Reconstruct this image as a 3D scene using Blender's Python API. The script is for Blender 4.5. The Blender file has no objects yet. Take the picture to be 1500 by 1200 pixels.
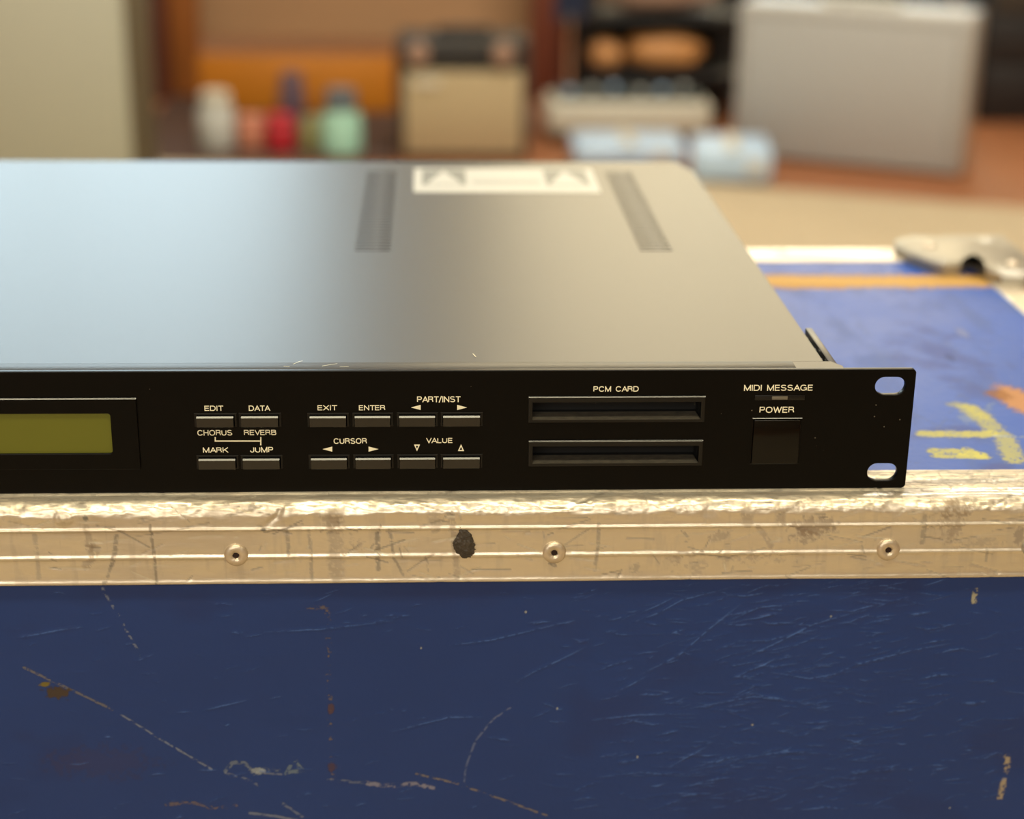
import bpy, bmesh, math, random
import numpy as np
from mathutils import Vector, Matrix

sc = bpy.context.scene
random.seed(7)
MM = 0.001
FLOOR = -600.0          # room floor, the top of the flight case is z = 0 (all builder numbers in mm)

# ------------------------------------------------------------------ camera
cam_data = bpy.data.cameras.new('camera')
cam = bpy.data.objects.new('camera', cam_data)
sc.collection.objects.link(cam)
right = Vector((0.99883242, -0.04660802, 0.01270796))
up = Vector((0.00414119, 0.34469172, 0.93870681))
fwd = Vector((0.04813159, 0.93755816, -0.34448228))
m = Matrix((right, up, -fwd)).transposed().to_4x4()
m.translation = Vector((-166.536, -545.557, 230.364)) * MM
cam.matrix_world = m
cam_data.sensor_width = 36.0
cam_data.sensor_fit = 'HORIZONTAL'
cam_data.lens = 59.968
cam_data.clip_start = 0.01
cam_data.clip_end = 50
cam_data.dof.use_dof = True
cam_data.dof.focus_distance = 0.580
cam_data.dof.aperture_fstop = 6.3
sc.camera = cam

# ------------------------------------------------------------------ world, lights, exposure
world = bpy.data.worlds.new('world')
world.use_nodes = True
world.node_tree.nodes['Background'].inputs[0].default_value = (0.75, 0.85, 1.0, 1)
world.node_tree.nodes['Background'].inputs[1].default_value = 0.3
sc.world = world

def area(name, loc, target, sx, sy, power, col):
    ld = bpy.data.lights.new(name, 'AREA')
    ld.shape = 'RECTANGLE'; ld.size = sx; ld.size_y = sy
    ld.energy = power; ld.color = col
    o = bpy.data.objects.new(name, ld)
    sc.collection.objects.link(o)
    o.location = loc
    o.rotation_euler = (Vector(target) - Vector(loc)).to_track_quat('-Z', 'Y').to_euler()
    return o

PANE_GLOW_BLUE = ((0.67, 0.89, 1.0), 4.8)
PANE_GLOW_WARM = ((1.0, 0.83, 0.50), 3.9)
area('ceiling_lamp_light', (0.5, 1.7, 2.75), (0.2, 3.9, -0.7), 1.8, 0.9, 95, (1.0, 0.95, 0.86))  # added fill, no lamp seen; brightens the things at the back
area('overhead_tube_light', (-0.15, -0.80, 2.45), (-0.15, -0.1, 0), 2.6, 0.32, 46, (1.0, 0.90, 0.62))
area('shop_front_daylight', (-0.6, -2.75, 1.15), (-0.1, 0.5, -0.1), 3.0, 1.7, 60, (1.0, 0.93, 0.80))  # area light added behind the camera to brighten the case front
sc.view_settings.view_transform = 'Standard'
sc.view_settings.look = 'None'
sc.view_settings.gamma = 1
sc.view_settings.use_curve_mapping = False
sc.view_settings.exposure = 0.0
sc.cycles.use_denoising = True
sc.cycles.max_bounces = 8
sc.cycles.sample_clamp_indirect = 6.0

# ------------------------------------------------------------------ helpers
def srgb(r, g, b):
    f = lambda c: ((c / 255 + 0.055) / 1.055) ** 2.4 if c > 10 else c / 255 / 12.92
    return (f(r), f(g), f(b), 1)

def nodes_of(name):
    mt = bpy.data.materials.new(name); mt.use_nodes = True
    nt = mt.node_tree; b = nt.nodes['Principled BSDF']
    return mt, nt, b

def mat(name, col, rough=0.5, metal=0.0, var=0.12, nscale=40.0, bump=0.0, bscale=200.0, stretch=(1, 1, 1),
        coat=0.0, emit=0.0, spec=0.5, rvar=0.0):
    mt, nt, b = nodes_of(name)
    N = nt.nodes.new; L = nt.links.new
    tc = N('ShaderNodeTexCoord'); mp = N('ShaderNodeMapping'); mp.inputs['Scale'].default_value = stretch
    L(tc.outputs['Object'], mp.inputs['Vector'])
    nz = N('ShaderNodeTexNoise'); nz.inputs['Scale'].default_value = nscale; nz.inputs['Detail'].default_value = 5
    L(mp.outputs[0], nz.inputs['Vector'])
    mx = N('ShaderNodeMix'); mx.data_type = 'RGBA'
    L(nz.outputs['Fac'], mx.inputs[0])
    c = col[:3]
    mx.inputs[6].default_value = (*[v * (1 - var) for v in c], 1)
    mx.inputs[7].default_value = (*[min(1, v * (1 + var)) for v in c], 1)
    L(mx.outputs[2], b.inputs['Base Color'])
    b.inputs['Roughness'].default_value = rough
    b.inputs['Metallic'].default_value = metal
    b.inputs['Specular IOR Level'].default_value = spec
    b.inputs['Coat Weight'].default_value = coat
    if rvar:
        mr = N('ShaderNodeMapRange'); L(nz.outputs['Fac'], mr.inputs[0])
        mr.inputs[3].default_value = rough - rvar; mr.inputs[4].default_value = rough + rvar
        L(mr.outputs[0], b.inputs['Roughness'])
    if emit:
        b.inputs['Emission Color'].default_value = col; b.inputs['Emission Strength'].default_value = emit
    if bump:
        n2 = N('ShaderNodeTexNoise'); n2.inputs['Scale'].default_value = bscale; n2.inputs['Detail'].default_value = 3
        L(mp.outputs[0], n2.inputs['Vector'])
        bp = N('ShaderNodeBump'); bp.inputs['Strength'].default_value = 1; bp.inputs['Distance'].default_value = bump * MM
        L(n2.outputs['Fac'], bp.inputs['Height']); L(bp.outputs[0], b.inputs['Normal'])
    return mt

def painted(name, base, rough, metal, nscale, var, bump, bscale, stretch, prough, pmetal, rvar=0.0):
    """material whose wear marks come from the mesh's own 'wear' colour attribute (alpha = amount)"""
    mt = mat(name, base, rough, metal, var, nscale, bump, bscale, stretch, rvar=rvar)
    nt = mt.node_tree; b = nt.nodes['Principled BSDF']; N = nt.nodes.new; L = nt.links.new
    src = b.inputs['Base Color'].links[0].from_socket
    at = N('ShaderNodeAttribute'); at.attribute_name = 'wear'
    mx = N('ShaderNodeMix'); mx.data_type = 'RGBA'
    L(at.outputs['Alpha'], mx.inputs[0]); L(src, mx.inputs[6]); L(at.outputs['Color'], mx.inputs[7])
    L(mx.outputs[2], b.inputs['Base Color'])
    mm = N('ShaderNodeMapRange'); L(at.outputs['Alpha'], mm.inputs[0])
    mm.inputs[3].default_value = metal; mm.inputs[4].default_value = pmetal; L(mm.outputs[0], b.inputs['Metallic'])
    m2 = N('ShaderNodeMapRange'); L(at.outputs['Alpha'], m2.inputs[0])
    if rvar:
        L(b.inputs['Roughness'].links[0].from_socket, m2.inputs[3])
    else:
        m2.inputs[3].default_value = rough
    m2.inputs[4].default_value = prough; L(m2.outputs[0], b.inputs['Roughness'])
    return mt

def link(o, parent=None):
    sc.collection.objects.link(o)
    if parent is not None: o.parent = parent
    return o

def tag(o, label=None, cat=None, group=None, kind=None):
    if label: o['label'] = label
    if cat: o['category'] = cat
    if group: o['group'] = group
    if kind: o['kind'] = kind
    return o

def thing(name, label, cat, loc=(0, 0, 0), rz=0.0, group=None):
    o = bpy.data.objects.new(name, None); o.empty_display_size = 0.05
    o.location = Vector(loc) * MM; o.rotation_euler = (0, 0, rz)
    link(o); return tag(o, label, cat, group)

def from_bm(name, bm, mt, parent=None, smooth=False, loc=None):
    me = bpy.data.meshes.new(name)
    bmesh.ops.scale(bm, vec=(MM, MM, MM), verts=bm.verts)
    bmesh.ops.recalc_face_normals(bm, faces=bm.faces)
    bm.to_mesh(me); bm.free()
    me.materials.append(mt)
    if smooth:
        me.polygons.foreach_set('use_smooth', [True] * len(me.polygons))
        try: me.set_sharp_from_angle(angle=math.radians(38))
        except Exception: pass
    o = bpy.data.objects.new(name, me); link(o, parent)
    if loc is not None: o.location = Vector(loc) * MM
    return o

def add_box(bm, x0, x1, y0, y1, z0, z1, bev=0.0, seg=2):
    r = bmesh.ops.create_cube(bm, size=1.0)
    vs = r['verts']
    for v in vs:
        v.co = Vector((x0 + (v.co.x + .5) * (x1 - x0), y0 + (v.co.y + .5) * (y1 - y0), z0 + (v.co.z + .5) * (z1 - z0)))
    if bev:
        es = {e for v in vs for e in v.link_edges}
        bmesh.ops.bevel(bm, geom=list(es), offset=bev, segments=seg, profile=.5, affect='EDGES')

def box(name, x0, x1, y0, y1, z0, z1, mt, parent=None, bev=0.0, seg=2):
    bm = bmesh.new(); add_box(bm, x0, x1, y0, y1, z0, z1, bev, seg)
    return from_bm(name, bm, mt, parent, smooth=bev > 0)

def add_lathe(bm, prof, n=32, c=(0, 0, 0), axis='z'):
    rings = []
    for r, h in prof:
        ring = []
        for k in range(n):
            a = 2 * math.pi * k / n
            p = (r * math.cos(a), r * math.sin(a), h)
            if axis == 'y': p = (p[0], -p[2], p[1])      # h grows towards the viewer (-y)
            ring.append(bm.verts.new((c[0] + p[0], c[1] + p[1], c[2] + p[2])))
        rings.append(ring)
    for a, b in zip(rings, rings[1:]):
        for k in range(n):
            bm.faces.new((a[k], a[(k + 1) % n], b[(k + 1) % n], b[k]))
    if prof[0][0] > 0: bm.faces.new(rings[0][::-1])
    if prof[-1][0] > 0: bm.faces.new(rings[-1])

def lathe(name, prof, mt, parent=None, n=32, c=(0, 0, 0), axis='z'):
    bm = bmesh.new(); add_lathe(bm, prof, n, c, axis)
    return from_bm(name, bm, mt, parent, smooth=True)

def rounded(x0, x1, z0, z1, r, n=6):
    pts = []
    for cx, cz, a0 in ((x1 - r, z1 - r, 0), (x0 + r, z1 - r, 90), (x0 + r, z0 + r, 180), (x1 - r, z0 + r, 270)):
        for k in range(n + 1):
            a = math.radians(a0 + 90 * k / n)
            pts.append((cx + r * math.cos(a), cz + r * math.sin(a)))
    return pts

def plate(name, outlines, thick, bev, mt, parent, flip):
    """sheet with holes: outlines in 2D (mm), first one outer. flip='front' -> lies in XZ, 'top' -> lies in XY"""
    cu = bpy.data.curves.new(name + '_c', 'CURVE'); cu.dimensions = '2D'; cu.fill_mode = 'BOTH'
    cu.extrude = (thick / 2 - bev) * MM; cu.bevel_depth = bev * MM; cu.bevel_resolution = 1
    cu.offset = -bev * MM
    for pl in outlines:
        s = cu.splines.new('POLY'); s.points.add(len(pl) - 1); s.use_cyclic_u = True
        for p, q in zip(s.points, pl): p.co = (q[0] * MM, q[1] * MM, 0, 1)
    tmp = bpy.data.objects.new('tmp', cu); sc.collection.objects.link(tmp)
    bpy.context.view_layer.update()
    dg = bpy.context.evaluated_depsgraph_get()
    me = bpy.data.meshes.new_from_object(tmp.evaluated_get(dg))
    bpy.data.objects.remove(tmp); bpy.data.curves.remove(cu)
    if flip == 'front': me.transform(Matrix(((1, 0, 0, 0), (0, 0, -1, 0), (0, 1, 0, 0), (0, 0, 0, 1))))
    me.materials.clear(); me.materials.append(mt)
    me.name = name
    o = bpy.data.objects.new(name, me); link(o, parent)
    return o

TH = .155
def arc(cx, cz, rx, rz, a0, a1, n=18, e=2.35):
    out = []
    for k in range(n + 1):
        a = math.radians(a0 + (a1 - a0) * k / n); c, q = math.cos(a), math.sin(a)
        out.append((cx + rx * abs(c) ** (2 / e) * (1 if c >= 0 else -1), cz + rz * abs(q) ** (2 / e) * (1 if q >= 0 else -1)))
    return out
def glyph(ch):
    """wide thin sans capitals as centre lines: (advance width, [paths])"""
    h = TH / 2; T, B, m = 1 - h, h, .5
    if ch == 'A': return 1.06, [[(h * .6, B), (.53, T)], [(.53, T), (1.06 - h * .6, B)], [(.24, .34), (.82, .34)]]
    if ch == 'B': return .98, [[(h, B), (h, T), (.60, T)] + arc(.62, .76, .24, T - .76, 90, -90, 8) + [(h, .52)], [(.62, .52)] + arc(.64, (B + .52) / 2, .27, (.52 - B) / 2, 90, -90, 8) + [(h, B)]]
    if ch == 'C': return 1.08, [arc(.56, .5, .56 - h, .5 - h, 34, 326, 26)]
    if ch == 'D': return 1.06, [[(h, B), (h, T), (.5, T)] + arc(.5, .5, .56 - h, .5 - h, 90, -90, 18) + [(.5, B), (h, B)]]
    if ch == 'E': return .86, [[(.84, T), (h, T), (h, B), (.86, B)], [(h, .52), (.80, .52)]]
    if ch == 'G': return 1.14, [arc(.57, .5, .57 - h, .5 - h, 38, 330, 26), [(.62, .47), (1.14 - h, .47), (1.14 - h, B)]]
    if ch == 'H': return 1.0, [[(h, B), (h, T)], [(1 - h, B), (1 - h, T)], [(h, .52), (1 - h, .52)]]
    if ch == 'I': return TH, [[(h, B), (h, T)]]
    if ch == 'J': return .78, [[(.78 - h, T), (.78 - h, .36)] + arc(.39, .36, .39 - h, .36 - h, 0, -180, 12)]
    if ch == 'K': return .98, [[(h, B), (h, T)], [(.93, T), (.14, .40)], [(.36, .56), (.95, B)]]
    if ch == 'L': return .78, [[(h, T), (h, B), (.78, B)]]
    if ch == 'M': return 1.18, [[(h, B), (h, T)], [(h, T), (.59, B)], [(.59, B), (1.18 - h, T)], [(1.18 - h, T), (1.18 - h, B)]]
    if ch == 'N': return 1.02, [[(h, B), (h, T)], [(h, T), (1.02 - h, B)], [(1.02 - h, B), (1.02 - h, T)]]
    if ch == 'O': return 1.16, [arc(.58, .5, .58 - h, .5 - h, 0, 360, 36)]
    if ch == 'P': return .92, [[(h, B), (h, T), (.6, T)] + arc(.62, .70, .92 - .62 - h, T - .70, 90, -90, 10) + [(.6, .70 - (T - .70)), (h, .70 - (T - .70))]]
    if ch == 'R': return .98, [[(h, B), (h, T), (.6, T)] + arc(.62, .72, .94 - .62 - h, T - .72, 90, -90, 10) + [(h, .72 - (T - .72))], [(.62, .51), (.80, .44), (.88, .30), (.92, B)]]
    if ch == 'S': return .98, [arc(.48, .735, .45 - h, T - .735, 20, 200, 14) + arc(.48, .735, .45 - h, .22, 200, 255, 4, 2) + arc(.5, .29, .48 - h, .22, 80, 0, 6, 2) + arc(.5, .29, .5 - h, .29 - B, 0, -160, 14)]
    if ch == 'T': return .94, [[(0, T), (.94, T)], [(.47, T), (.47, B)]]
    if ch == 'U': return 1.0, [[(h, T), (h, .44)] + arc(.5, .42, .5 - h, .42 - h, 180, 360, 18) + [(1 - h, T)]]
    if ch == 'V': return 1.0, [[(h * .6, T), (.5, B)], [(.5, B), (1 - h * .6, T)]]
    if ch == 'W': return 1.42, [[(h * .6, T), (.38, B)], [(.38, B), (.71, T)], [(.71, T), (1.04, B)], [(1.04, B), (1.42 - h * .6, T)]]
    if ch == 'X': return 1.0, [[(.06, T), (.94, B)], [(.06, B), (.94, T)]]
    if ch == '/': return .5, [[(.04, B - .05), (.46, T + .05)]]
    return .62, []
def text(name, body, x0, x1, z0, z1, y, mt, parent, label=None):
    """wide sans lettering built as thin flat strokes, scaled to an exact box on the front panel"""
    paths = []; pen = 0.0
    for ch in body:
        w, ps = glyph(ch)
        for p in ps: paths.append([(pen + q[0], q[1]) for q in p])
        pen += w + (.18 if ch not in 'AVT' else .07)
    wid = pen - .15; sx = (x1 - x0) / wid; sz = z1 - z0
    bm = bmesh.new(); half = TH * sz / 2
    for n_, p in enumerate(paths):
        q = [Vector((x0 + a * sx, z0 + b * sz)) for a, b in p]
        q = [q[0]] + [b for a, b in zip(q, q[1:]) if (b - a).length > 1e-4]
        L, R = [], []
        for i in range(len(q)):
            d0 = (q[i] - q[i - 1]).normalized() if i else None
            d1 = (q[i + 1] - q[i]).normalized() if i < len(q) - 1 else None
            if i == 0 and (q[0] - q[-1]).length < .02 and len(q) > 3: d0 = (q[-1] - q[-2]).normalized()
            if i == len(q) - 1 and (q[0] - q[-1]).length < .02 and len(q) > 3: d1 = (q[1] - q[0]).normalized()
            d0 = d0 or d1; d1 = d1 or d0
            t = (d0 + d1); t = t.normalized() if t.length > 1e-3 else d0
            n = Vector((-t.y, t.x)); k = half / max(.5, n.dot(Vector((-d0.y, d0.x))))
            e = Vector((0, 0))
            if i == 0 and abs(d1.y) > .2 and len(q) == 2: e = -d1 * half
            if i == len(q) - 1 and abs(d0.y) > .2 and len(q) == 2: e = d0 * half
            L.append(bm.verts.new((q[i].x + n.x * k + e.x, y - .0015 * n_, q[i].y + n.y * k + e.y))); R.append(bm.verts.new((q[i].x - n.x * k + e.x, y - .0015 * n_, q[i].y - n.y * k + e.y)))
        for i in range(len(q) - 1): bm.faces.new((L[i], R[i], R[i + 1], L[i + 1]))
    o = from_bm(name, bm, mt, parent)
    if label: o['label'] = label
    return o

def flat(name, polys, y, mt, parent):
    bm = bmesh.new()
    for pl in polys: bm.faces.new([bm.verts.new((p[0], y, p[1])) for p in pl])
    me = bpy.data.meshes.new(name)
    bmesh.ops.scale(bm, vec=(MM, MM, MM), verts=bm.verts); bm.to_mesh(me); bm.free()
    me.materials.append(mt)
    return link(bpy.data.objects.new(name, me), parent)

# numpy noise -------------------------------------------------------
def vnoise(x, y, seed):
    rs = np.random.RandomState(seed); T = rs.rand(256, 256)
    xi = np.floor(x).astype(int); yi = np.floor(y).astype(int)
    fx = x - xi; fy = y - yi; fx = fx * fx * (3 - 2 * fx); fy = fy * fy * (3 - 2 * fy)
    g = lambda a, b: T[a % 256, b % 256]
    return (g(xi, yi) * (1 - fx) + g(xi + 1, yi) * fx) * (1 - fy) + (g(xi, yi + 1) * (1 - fx) + g(xi + 1, yi + 1) * fx) * fy

def fbm(x, y, seed, o=4):
    s = 0; a = .5; t = 0
    for k in range(o):
        s = s + a * vnoise(x * 2 ** k, y * 2 ** k, seed + k); t += a; a *= .55
    return s / t

def seg_dist(X, Y, pts):
    """distance to a polyline and the 0..1 run along it"""
    D = np.full(X.shape, 1e9); T = np.zeros(X.shape); n = len(pts) - 1
    for i in range(n):
        (ax, ay), (bx, by) = pts[i], pts[i + 1]
        vx, vy = bx - ax, by - ay; l2 = vx * vx + vy * vy + 1e-9
        t = np.clip(((X - ax) * vx + (Y - ay) * vy) / l2, 0, 1)
        d = np.hypot(X - ax - t * vx, Y - ay - t * vy)
        k = d < D; D[k] = d[k]; T[k] = (i + t[k]) / n
    return D, T

class Wear:
    k = 1.0
    def __init__(s, X, Y):
        s.X, s.Y = X, Y; s.c = np.zeros(X.shape + (4,), np.float32)
        s.n = fbm(X * .7, Y * .7, 11); s.f = .65 * vnoise(X * .75, Y * 1.1, 5) + .35 * vnoise(X * 2.3, Y * 2.3, 6)
    def put(s, mask, col):
        mask = np.clip(mask * s.k, 0, 1)[..., None]; a = s.c[..., 3:4]
        na = a + mask * (1 - a)
        s.c[..., :3] = np.where(na > 1e-4, (s.c[..., :3] * a * (1 - mask) + np.array(col[:3]) * mask) / np.maximum(na - 0 * a, 1e-4), 0)
        s.c[..., 3:4] = na
        tot = np.maximum(a * (1 - mask) + mask, 1e-4)
        s.c[..., :3] = s.c[..., :3] * na / tot
    def line(s, pts, w, col, amt=.8, brk=.0):
        d, t = seg_dist(s.X, s.Y, pts)
        wj = w * (.5 + s.n)
        mk = np.clip((wj - d) / (.5 * w) + .5, 0, 1) * amt
        if brk: mk = mk * np.clip((s.f - brk) * 6, 0, 1)
        s.put(mk, col)
    def spot(s, cx, cy, rx, ry, col, amt=.8, rag=.5, thr=.0):
        r = np.hypot((s.X - cx) / rx, (s.Y - cy) / ry) + (s.n - .5) * 2 * rag
        mk = np.clip((1 - r) * 3, 0, 1) * amt
        if thr: mk = mk * np.clip((s.f - thr) * 5, 0, 1)
        s.put(mk, col)

def grid_mesh(name, P, wear, mt, parent=None, smooth=True, flip=False):
    """P: (n,m,3) mm positions"""
    n, m_ = P.shape[:2]
    me = bpy.data.meshes.new(name)
    idx = np.arange(n * m_).reshape(n, m_)
    q = np.stack([idx[:-1, :-1], idx[1:, :-1], idx[1:, 1:], idx[:-1, 1:]], -1).reshape(-1, 4)
    if flip: q = q[:, ::-1]
    me.vertices.add(n * m_); me.vertices.foreach_set('co', (P.reshape(-1, 3) * MM).astype(np.float32).ravel())
    me.loops.add(q.size); me.loops.foreach_set('vertex_index', q.astype(np.int32).ravel())
    me.polygons.add(len(q)); me.polygons.foreach_set('loop_start', np.arange(0, q.size, 4, dtype=np.int32))
    me.polygons.foreach_set('loop_total', np.full(len(q), 4, np.int32))
    me.update(calc_edges=True)
    if smooth: me.polygons.foreach_set('use_smooth', [True] * len(q))
    if wear is not None:
        at = me.attributes.new('wear', 'FLOAT_COLOR', 'POINT')
        at.data.foreach_set('color', wear.reshape(-1, 4).astype(np.float32).ravel())
    me.materials.append(mt); me.validate()
    return link(bpy.data.objects.new(name, me), parent)

# ------------------------------------------------------------------ materials
M = {}
M['floor'] = mat('brown_floor_wood', srgb(158, 100, 62), .45, var=.25, nscale=3, stretch=(1, 9, 1), bump=.3, bscale=30)
M['wall'] = mat('warm_wall_paint', srgb(176, 160, 136), .85, var=.05, nscale=3)
M['ceil'] = mat('ceiling_paint', srgb(225, 218, 205), .9, var=.04, nscale=2)
M['rug'] = mat('cream_rug', srgb(190, 172, 140), .95, var=.12, nscale=14, bump=1.5, bscale=400)
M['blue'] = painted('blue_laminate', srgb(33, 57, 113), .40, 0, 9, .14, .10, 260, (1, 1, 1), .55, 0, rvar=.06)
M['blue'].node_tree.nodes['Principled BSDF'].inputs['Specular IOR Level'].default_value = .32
M['bluetop'] = painted('blue_laminate_top', srgb(44, 92, 186), .44, 0, 12, .16, .12, 300, (1, 1, 1), .65, 0, rvar=.08)  # the front's laminate in lighter blue, light on top put into the colour
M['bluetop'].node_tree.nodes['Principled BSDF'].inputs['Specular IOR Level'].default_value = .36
M['alu'] = painted('worn_aluminium', (.80, .72, .58, 1), .35, .84, 25, .12, .14, 500, (.25, 1, 1), .62, .25, rvar=.09)
M['aluplain'] = mat('aluminium', (.80, .74, .62, 1), .38, .9, var=.12, nscale=30, bump=.08, bscale=400, stretch=(1, .3, 1))
M['steel'] = mat('corner_steel', (.44, .41, .34, 1), .5, .75, var=.3, nscale=60, bump=.3, bscale=150)
M['rivet'] = mat('rivet_metal', (.70, .60, .46, 1), .42, .8, var=.25, nscale=300, bump=.12, bscale=700)
M['hole'] = mat('dark_hole', srgb(40, 22, 14), .8)
M['panel'] = mat('black_panel', (.0018, .0016, .0014, 1), .30, var=.15, nscale=60, spec=.15)
M['cover'] = mat('black_cover_paint', (.012, .0115, .011, 1), .37, var=.1, nscale=200, bump=.014, bscale=2500, spec=.98)
M['flange'] = mat('black_flange_paint', (.02, .018, .014, 1), .40, var=.8, nscale=900, bump=.05, bscale=1300, stretch=(.35, 1, 1), spec=.45)
M['inner'] = mat('dark_interior', (.004, .004, .004, 1), .7)
M['print'] = mat('cream_print', srgb(250, 244, 214), .6, var=.02)
M['button'] = mat('black_button_plastic', (.0035, .0034, .003, 1), .22, var=.1, nscale=200, spec=.85)
M['frame'] = mat('black_frame_plastic', (.0045, .0043, .0038, 1), .34, var=.1, nscale=200, spec=.4)
M['dusty'] = mat('dusty_black_plastic', (.045, .038, .026, 1), .8, var=.8, nscale=900, stretch=(.4, 1, 1))
M['screen'] = mat('olive_display', srgb(100, 102, 20), .45, var=.06, nscale=25)
M['lens'] = mat('smoked_lens', (.002, .0015, .001, 1), .14, spec=.3)
M['led'] = mat('grey_led', srgb(112, 106, 92), .4, var=.05)
M['sticker'] = mat('sticker_white', srgb(205, 206, 200), .45, var=.03)
M['stickerdark'] = mat('sticker_grey_print', srgb(128, 130, 124), .45, var=.03)
M['tar'] = mat('tar', srgb(62, 54, 44), .5, var=.5, nscale=500, bump=.5, bscale=700)
M['zinc'] = mat('zinc_screw', (.6, .6, .6, 1), .3, .9)
M['grille_grey'] = mat('grey_grille_cloth', srgb(176, 176, 172), .9, var=.06, nscale=500, bump=.4, bscale=1500)
M['tolex_grey'] = mat('light_grey_tolex', srgb(178, 176, 170), .30, var=.05, nscale=300, bump=.1, bscale=900)
M['tolex_pale'] = mat('pale_tolex', srgb(176, 176, 158), .6, var=.05, nscale=200)
M['grille_tan'] = mat('tan_grille_cloth', srgb(182, 164, 128), .9, var=.1, nscale=300, bump=.4, bscale=1500)
M['dark'] = mat('dark_vinyl', srgb(58, 52, 44), .55, var=.1, nscale=200)
M['black'] = mat('black_vinyl', srgb(30, 28, 28), .5, var=.1, nscale=200)
M['orange'] = mat('orange_wood', srgb(200, 124, 26), .5, var=.14, nscale=6, stretch=(1, 6, 6))
M['brownwood'] = mat('brown_wood', srgb(182, 142, 100), .6, var=.1, nscale=5, stretch=(1, 1, 5))
M['postwood'] = mat('post_wood', srgb(158, 94, 40), .45, var=.15, nscale=6, stretch=(5, 5, 1))
M['redwood'] = mat('red_brown_wood', srgb(120, 62, 42), .45, var=.15, nscale=6, stretch=(5, 5, 1))
M['maroon'] = mat('maroon_wood', srgb(92, 48, 38), .5, var=.15, nscale=6, stretch=(5, 5, 1))
M['cream'] = mat('cream_plastic', srgb(206, 200, 180), .5, var=.04)
M['bluewhite'] = mat('blue_white_plastic', srgb(186, 212, 236), .35, var=.08, nscale=20)
M['greywhite'] = mat('grey_white_plastic', srgb(196, 198, 190), .5, var=.05)
M['oliveboard'] = mat('dark_olive_board', srgb(92, 82, 58), .7)
M['salmon'] = mat('salmon_plastic', srgb(214, 142, 112), .5)
M['red'] = mat('red_paint', srgb(196, 44, 56), .4)
M['olive'] = mat('olive_paint', srgb(150, 146, 96), .5)
M['mint'] = mat('mint_paint', srgb(166, 214, 190), .45)
M['greycap'] = mat('grey_cap', srgb(98, 106, 112), .5)
M['purple'] = mat('purple_grey_cap', srgb(104, 84, 96), .5)
M['tan'] = mat('tan_leather', srgb(206, 146, 88), .55, var=.12, nscale=12)
M['navy'] = mat('navy_cloth', srgb(44, 52, 76), .9)
M['pinkbrown'] = mat('pink_brown_cloth', srgb(160, 128, 108), .9, var=.15, nscale=10)
M['teal'] = mat('dark_teal_plastic', srgb(44, 56, 58), .5)

# ------------------------------------------------------------------ room
def structure(o): o['kind'] = 'structure'; return o
XL, XR, YB, YF, ZC = -3200, 3600, 5800, -2900, 3000
structure(box('floor', XL, XR, YF, YB, FLOOR - 50, FLOOR, M['floor']))
structure(box('ceiling', XL, XR, YF, YB, ZC, ZC + 50, M['ceil']))
structure(box('wall_left', XL - 80, XL, YF, YB, FLOOR, ZC, M['wall']))
structure(box('wall_right', XR, XR + 80, YF, YB, FLOOR, ZC, M['wall']))
structure(box('wall_front', XL, XR, YF - 80, YF, FLOOR, ZC, M['wall']))
W1 = (-2600, -560, 420, 2850); W2 = (60, 2100, 560, 2850); W3 = (650, 2100, -260, 470)

def wall_with_added_windows():
    bm = bmesh.new()
    xs = [XL, W1[0], W1[1], W2[0], W2[1], XR]
    for a, b, w in ((xs[0], xs[1], None), (xs[1], xs[2], W1), (xs[2], xs[3], None), (xs[3], xs[4], W2), (xs[4], xs[5], None)):
        if w is None: add_box(bm, a, b, YB, YB + 80, FLOOR, ZC)
        else:
            add_box(bm, a, b, YB + (1 if w is W2 else 0), YB + 80, FLOOR, w[2]) if w is W1 else None; add_box(bm, a, b, YB, YB + 80, w[3], ZC)
    add_box(bm, W2[0], W2[1], YB, YB + 80, W3[3], W2[2]); add_box(bm, W2[0], W3[0], YB, YB + 80, FLOOR, W3[3])
    add_box(bm, W3[0], W2[1], YB, YB + 80, FLOOR, W3[2])
    structure(from_bm('wall_back', bm, M['wall']))
wall_with_added_windows()

def window(n, w, colr):
    root = bpy.data.objects.new('window_%d' % n, None); link(root); root['kind'] = 'structure'
    bm = bmesh.new(); x0, x1, z0, z1 = w
    for a in ((x0, x0 + 50, z0, z1), (x1 - 50, x1, z0, z1), (x0 + 50, x1 - 50, z0, z0 + 50), (x0 + 50, x1 - 50, z1 - 50, z1),
              ((x0 + x1) / 2 - 20, (x0 + x1) / 2 + 20, z0 + 50, z1 - 50)):
        add_box(bm, a[0], a[1], YB - 20, YB + 60, a[2], a[3])
    from_bm('window_frame', bm, M['cream'], root)
    mt, nt, b = nodes_of('window_daylight_%d' % n)
    b.inputs['Base Color'].default_value = (.8, .8, .8, 1)
    b.inputs['Emission Color'].default_value = (*colr[0], 1); b.inputs['Emission Strength'].default_value = colr[1]
    xm = (x0 + x1) / 2
    for a, c in ((x0 + 50, xm - 20), (xm + 20, x1 - 50)):
        box('pane', a, c, YB + 25, YB + 33, z0 + 50, z1 - 50, mt, root)
window(1, W1, PANE_GLOW_BLUE)  # added out of view, glows for the cool reflection on the cover
window(2, W2, PANE_GLOW_WARM)  # warm panes added out of view for the beige reflection at right
window(3, W3, ((0.66, 0.90, 1.0), 2.6))  # low blue panes added to put a cool sheen on the amplifier top

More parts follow.
